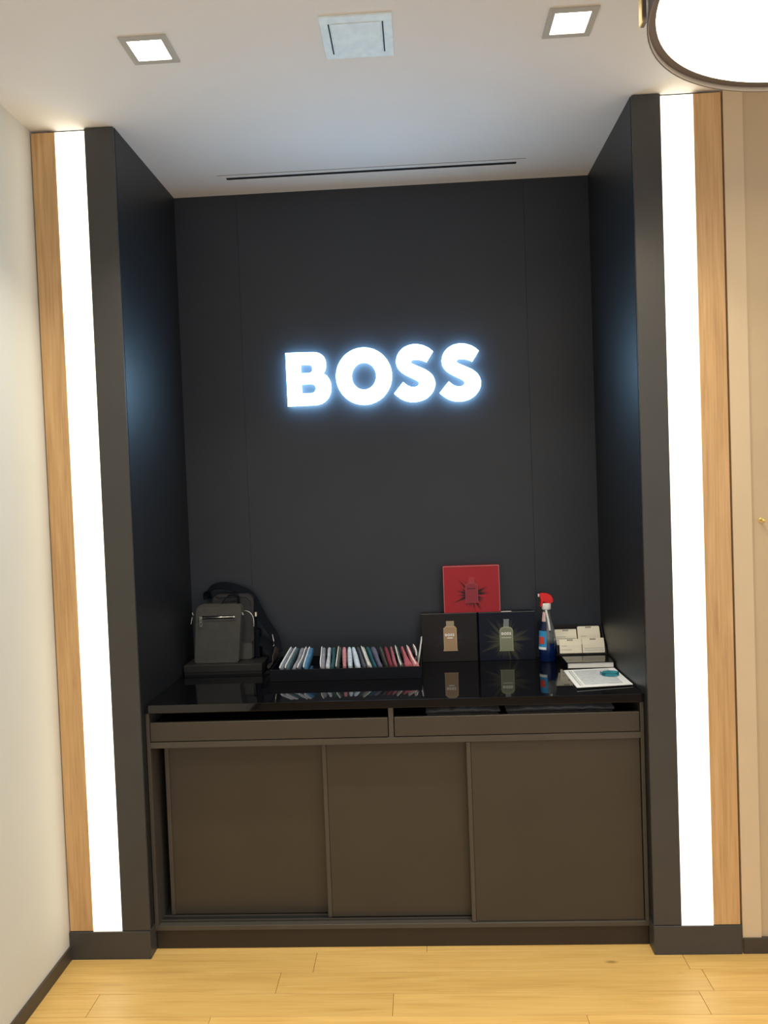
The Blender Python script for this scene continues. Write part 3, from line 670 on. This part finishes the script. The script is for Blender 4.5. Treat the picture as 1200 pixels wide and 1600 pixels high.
for i, (ub, ut, flap, col, edge, th, lab) in enumerate(SOCKS):
    vb = 1042.5-(ub-440)/220*6
    b = at(ub, vb, y=TY0+0.022); tp = at(ut, 1008-(ub-440)/220*3, y=0.500)
    b.z = max(b.z, TZ1-0.001)
    fac = th*0.92; wd = 1.6 if 'wide' in lab else 0.0
    if 'striped' in lab: b = b+(tp-b)*0.45
    t = thing('sock', lab, 'sock', (b.x, 0.42, ZC+0.004), 'folded socks standing in the tray')
    bm = loft(bmesh.new(), sock_rings(b, tp, flap, fac, wide=wd))
    child('knit_body', bm, fabric('sock_fabric', [c*0.8 for c in col], 1.0 if 'ribbed' in lab or 'dusty' in lab else 0), t, smooth=True)
    # cuff folded down inside the tray: carries the sock on the tray floor
    z0 = ZC+0.0045
    xm = b.x+(tp.x-b.x)*0.75
    child('cuff', B((xm-fac*0.30, xm+fac*0.30, 0.445, 0.495, z0, b.z-0.026), bevel=0.0015), fabric('sock_cuff', [c*0.8 for c in col]), t)
    if edge:
        pts = [Vector((r[0].x+(r[len(r)//2].x-r[0].x), 0, 0)) for r in []]
        rr = sock_rings(b, tp, flap, fac, wide=wd)
        path = [sorted(r, key=lambda p: -p.z)[0]+Vector((-fac*0.42, 0, -0.002)) for r in rr[:-1]]
        bm = ribbon(bmesh.new(), path, 0.014, 0.0022, (0, -0.2, 1)); child('card_insert', bm, 'white', t)
# tall white divider card at the end
q0 = at(655, 1030, y=0.56); q1 = at(658, 996, y=0.56)
t = tag(ob('divider_card', prism(bmesh.new(), [(q0.x-0.008, ZC+0.0045), (q0.x-0.003, ZC+0.0045), (q1.x+0.0035, q1.z), (q1.x-0.001, q1.z-0.004), (q0.x-0.006, q0.z)], 0.52, 0.59), 'white'), 'thin white card standing tall at the gift box end of the tray', 'card')

# ------------------------------------------------------------------ bags on the black riser box
RX0, RX1, RY0, RY1, RZ = -0.897, -0.561, 0.497, 0.672, 0.960
t = thing('riser_box', 'flat matt black box under the two bags', 'box', ((RX0+RX1)/2, (RY0+RY1)/2, ZC))
MT['riser'] = mat('black_card', (0.020, 0.019, 0.018), 0.4)
child('lid', B((RX0, RX1, RY0, RY1, ZC+0.012, RZ), bevel=0.001), 'riser', t)
child('base_tray', B((RX0+0.002, RX1-0.002, RY0+0.002, RY1-0.002, ZC+0.0003, ZC+0.0125)), 'black', t)
# front bag
FY0, FY1 = 0.535, 0.585
Pf = lambda u, v: at(u, v, y=FY0)
bl, br, tl, trr = Pf(304, 1031), Pf(373, 1031), Pf(306, 955), Pf(377, 957)
def bagshape(bl, br, tl, tr_, ztop, r, n=6):
    x0b, x1b, x0t, x1t = bl, br, tl, tr_; z0 = RZ+0.0005; p = []
    for cx, cz, rr, a0 in ((x1b-0.012, z0+0.012, 0.012, -90), (x1t-r, ztop-r, r, 0), (x0t+r, ztop-r, r, 90), (x0b+0.012, z0+0.012, 0.012, 180)):
        for k in range(n+1):
            a = math.radians(a0+90*k/n); p.append((cx+rr*math.cos(a), cz+rr*math.sin(a)))
    return p
ztop = Pf(340, 945).z
t = thing('crossbody_bag', 'small upright olive-black leather crossbody bag with silver front zip', 'bag', ((bl.x+br.x)/2, (FY0+FY1)/2, RZ))
shape = bagshape(bl.x, br.x, tl.x, trr.x, ztop, 0.028)
bm = bmesh.new(); prism(bm, shape, FY0, FY1); child('body', bm, 'leather', t, bevel=0.010, seg=4, smooth=False)
zp = Pf(340, 964.5).z
# stitched welt around the top part
cx0 = (bl.x+br.x)/2; cz0 = (RZ+ztop)/2
bm = bmesh.new(); tube(bm, [(cx0+(p[0]-cx0)*0.955, FY0+0.0015, cz0+(p[1]-cz0)*0.965) for p in shape]+[(cx0+(shape[0][0]-cx0)*0.955, FY0+0.0015, cz0+(shape[0][1]-cz0)*0.965)], 0.0022, 6); child('piping', bm, 'leather', t, smooth=True)
child('pocket_seam', B((bl.x+0.010, br.x-0.002, FY0-0.0012, FY0+0.002, zp-0.0165, zp-0.0145)), 'leather2', t)
zx0, zx1 = Pf(314, 966).x, Pf(366, 964).x
child('zip_tape', B((zx0-0.004, zx1+0.004, FY0-0.0012, FY0+0.002, zp-0.0065, zp+0.0065), bevel=0.0008), 'webbing', t)
zt_ = child('zip', (lambda bm: tube(bm, [(zx0, FY0-0.002, zp-0.001), (zx1, FY0-0.002, zp+0.001)], 0.0028))(bmesh.new()), 'chrome', t, smooth=True)
child('zip_stop', B((zx1-0.004, zx1+0.004, FY0-0.0055, FY0-0.001, zp-0.003, zp+0.005), bevel=0.001), 'chrome', zt_)
child('slider', B((zx0-0.006, zx0+0.006, FY0-0.007, FY0-0.0015, zp-0.005, zp+0.006), bevel=0.0012), 'chrome', zt_)
bm = bmesh.new(); prism(bm, rrect(zx0-0.005, zx0+0.005, zp-0.038, zp-0.005, 0.002), FY0-0.0055, FY0-0.003, [rrect(zx0-0.0025, zx0+0.0025, zp-0.016, zp-0.009, 0.001)[::-1], rrect(zx0-0.0025, zx0+0.0025, zp-0.034, zp-0.020, 0.001)[::-1]])
child('puller', bm, 'chrome', zt_)
# side rings and hanging pull
for x, zz in ((bl.x-0.0045, Pf(303, 961).z), (trr.x+0.002, Pf(377, 961).z)):
    bm = bmesh.new(); pts = [(x, FY0+0.022+0.008*math.cos(a), zz+0.008*math.sin(a)) for a in [2*math.pi*k/12 for k in range(13)]]
    tube(bm, pts, 0.0022); child('side_ring', bm, 'chrome', t, smooth=True)
bm = bmesh.new(); tube(bm, [(bl.x-0.006, FY0+0.012, Pf(302, 965).z), (bl.x-0.012, FY0+0.010, Pf(300, 976).z)], 0.002); child('side_pull', bm, 'chrome', t)
# own short strap loop folded over behind the top edge
path = catmull([Pf(343, 946)+Vector((0, 0.03, 0)), Pf(352, 934)+Vector((0, 0.035, 0)), Pf(360, 931.5)+Vector((0, 0.04, 0)), Pf(368, 934)+Vector((0, 0.04, 0)), Pf(370, 946)+Vector((0, 0.035, 0))], 6)
child('strap_loop', ribbon(bmesh.new(), path, 0.024, 0.003, (0.1, 1, 0.25)), 'webbing', t)

# rear bag
GY0, GY1 = 0.602, 0.668
Pr = lambda u, v: at(u, v, y=GY0)
gx0, gx1, gz1 = Pr(331, 935).x, Pr(397, 960).x, Pr(360, 928.5).z
t = thing('backpack', 'black leather backpack with webbing straps behind the crossbody bag', 'backpack', ((gx0+gx1)/2, 0.635, RZ))
gshape = bagshape(gx0+0.004, gx1-0.008, gx0, gx1, gz1, 0.036)
bm = bmesh.new(); prism(bm, gshape, GY0, GY1); child('body', bm, 'leather2', t, bevel=0.012, seg=4)
pkx0, pkx1 = Pr(338, 1000).x, Pr(398, 1000).x; pkz0, pkz1 = Pr(380, 1002).z, Pr(380, 953).z
bm = bmesh.new(); prism(bm, rrect(pkx0, pkx1, pkz0, pkz1, 0.040, 0.012), GY0-0.014, GY0+0.002); child('front_pocket', bm, 'leather2', t, bevel=0.006, seg=3)
path = [at(u, v, y=GY0-0.014) for u, v in ((378, 954.5), (385, 954.5), (391, 957.5), (395, 963), (396.5, 971), (396.5, 980))]
child('pocket_zip', (lambda bm: tube(bm, catmull(path, 5), 0.0018))(bmesh.new()), 'chrome', t, smooth=True)
path = [(gx0+0.02, GY0-0.001, gz1-0.012)] + [(cx, GY0-0.001, cz) for cx, cz in ((gx1-0.045, gz1-0.011), (gx1-0.02, gz1-0.025), (gx1-0.012, gz1-0.05), (gx1-0.013, RZ+0.07))]
child('piping', (lambda bm: tube(bm, catmull(path, 6), 0.003))(bmesh.new()), 'leather2', t, smooth=True)
child('gusset', B((gx1-0.007, gx1+0.016, GY0+0.008, GY1-0.004, RZ+0.001, Pr(400, 985).z), bevel=0.006, seg=2), 'webbing', t)
# lower padded flap
q = Pr(385, 1018); child('lower_pocket', (lambda bm: prism(bm, rrect(pkx0+0.02, q.x+0.028, RZ+0.0015, pkz0+0.004, 0.008, 0.012), GY0-0.010, GY0+0.002))(bmesh.new()), 'leather', t, bevel=0.005, seg=3)
# shoulder strap
sp = [(324, 936, .652), (325, 922, .650), (345, 915, .640), (372, 920, .632), (392, 931, .628), (403, 950, .626), (414, 971, .622), (427, 990, .618), (432, 1004, .600), (435, 1018, .578)]
path = catmull([at(u, v, y=yy) for u, v, yy in sp], 6)
st = child('shoulder_strap', ribbon(bmesh.new(), path, 0.038, 0.004, (0.5, 0.6, 0.62)), 'webbing', t)
# lower strap falling off the riser on to the countertop
sp = [(401, 1000, .628), (412, 1004, .618), (421, 1010, .604), (427, 1020, .588), (427, 1034, .572), (424, 1044, .562)]
path = catmull([at(u, v, y=yy) for u, v, yy in sp], 6)
for p in path: p.z = max(p.z, ZC+0.022)
child('lower_strap', ribbon(bmesh.new(), path, 0.042, 0.005, (0.25, 0.5, 0.8)), 'webbing', t)
sp = [(434, 1013, .578), (430, 1024, .560), (426, 1034, .548), (418, 1043, .54)]
path = catmull([at(u, v, y=yy) for u, v, yy in sp], 5)
for p in path: p.z = max(p.z, ZC+0.004)
child('strap_end', ribbon(bmesh.new(), path, 0.036, 0.004, (0.35, 0.75, 0.55)), mat('brown_strap', (0.045, 0.038, 0.034), 0.5), t)
# bottom of the strap resting on the counter
child('strap_coil', (lambda bm: ribbon(bm, catmull([(-0.542, 0.60, ZC+0.03), (-0.536, 0.575, ZC+0.012), (-0.532, 0.54, ZC+0.003), (-0.532, 0.48, ZC+0.003)], 5), 0.032, 0.004, (1, 0.2, 0)))(bmesh.new()), 'webbing', t)
q = at(400, 959, y=0.605)
child('strap_clip', B((q.x-0.005, q.x+0.005, 0.598, 0.608, q.z-0.012, q.z+0.009), bevel=0.002), 'chrome', t)
q0, q1 = at(425.5, 991, y=.590), at(429.5, 1010, y=.586)
bk = child('buckle', (lambda bm: tube(bm, [q0, q1], 0.0022))(bmesh.new()), 'chrome', t, smooth=True)
bm = bmesh.new(); bmesh.ops.create_uvsphere(bm, u_segments=10, v_segments=8, radius=0.0042); bmesh.ops.translate(bm, verts=bm.verts[:], vec=at(427.5, 1009, y=.584)); child('buckle_stud', bm, 'chrome', bk, smooth=True)

# ------------------------------------------------------------------ small brass peg on the beige panel
q = at(1191.5, 813, y=0.0)
t = thing('wall_peg', 'tiny brass peg on the beige panel', 'peg', (q.x, 0.012, q.z))
def ylathe(prof):
    bm = bmesh.new(); rings = [[(q.x+r*math.cos(2*math.pi*k/16), yy, q.z+r*math.sin(2*math.pi*k/16)) for k in range(16)] for r, yy in prof]
    return loft(bm, rings)
child('rosette', ylathe([(0.009, 0.0118), (0.009, 0.009), (0.007, 0.008)]), 'gold', t)
child('pin', ylathe([(0.004, 0.0079), (0.004, -0.004), (0.0065, -0.006), (0.0065, -0.011), (0.004, -0.013)]), 'gold', t, smooth=True)
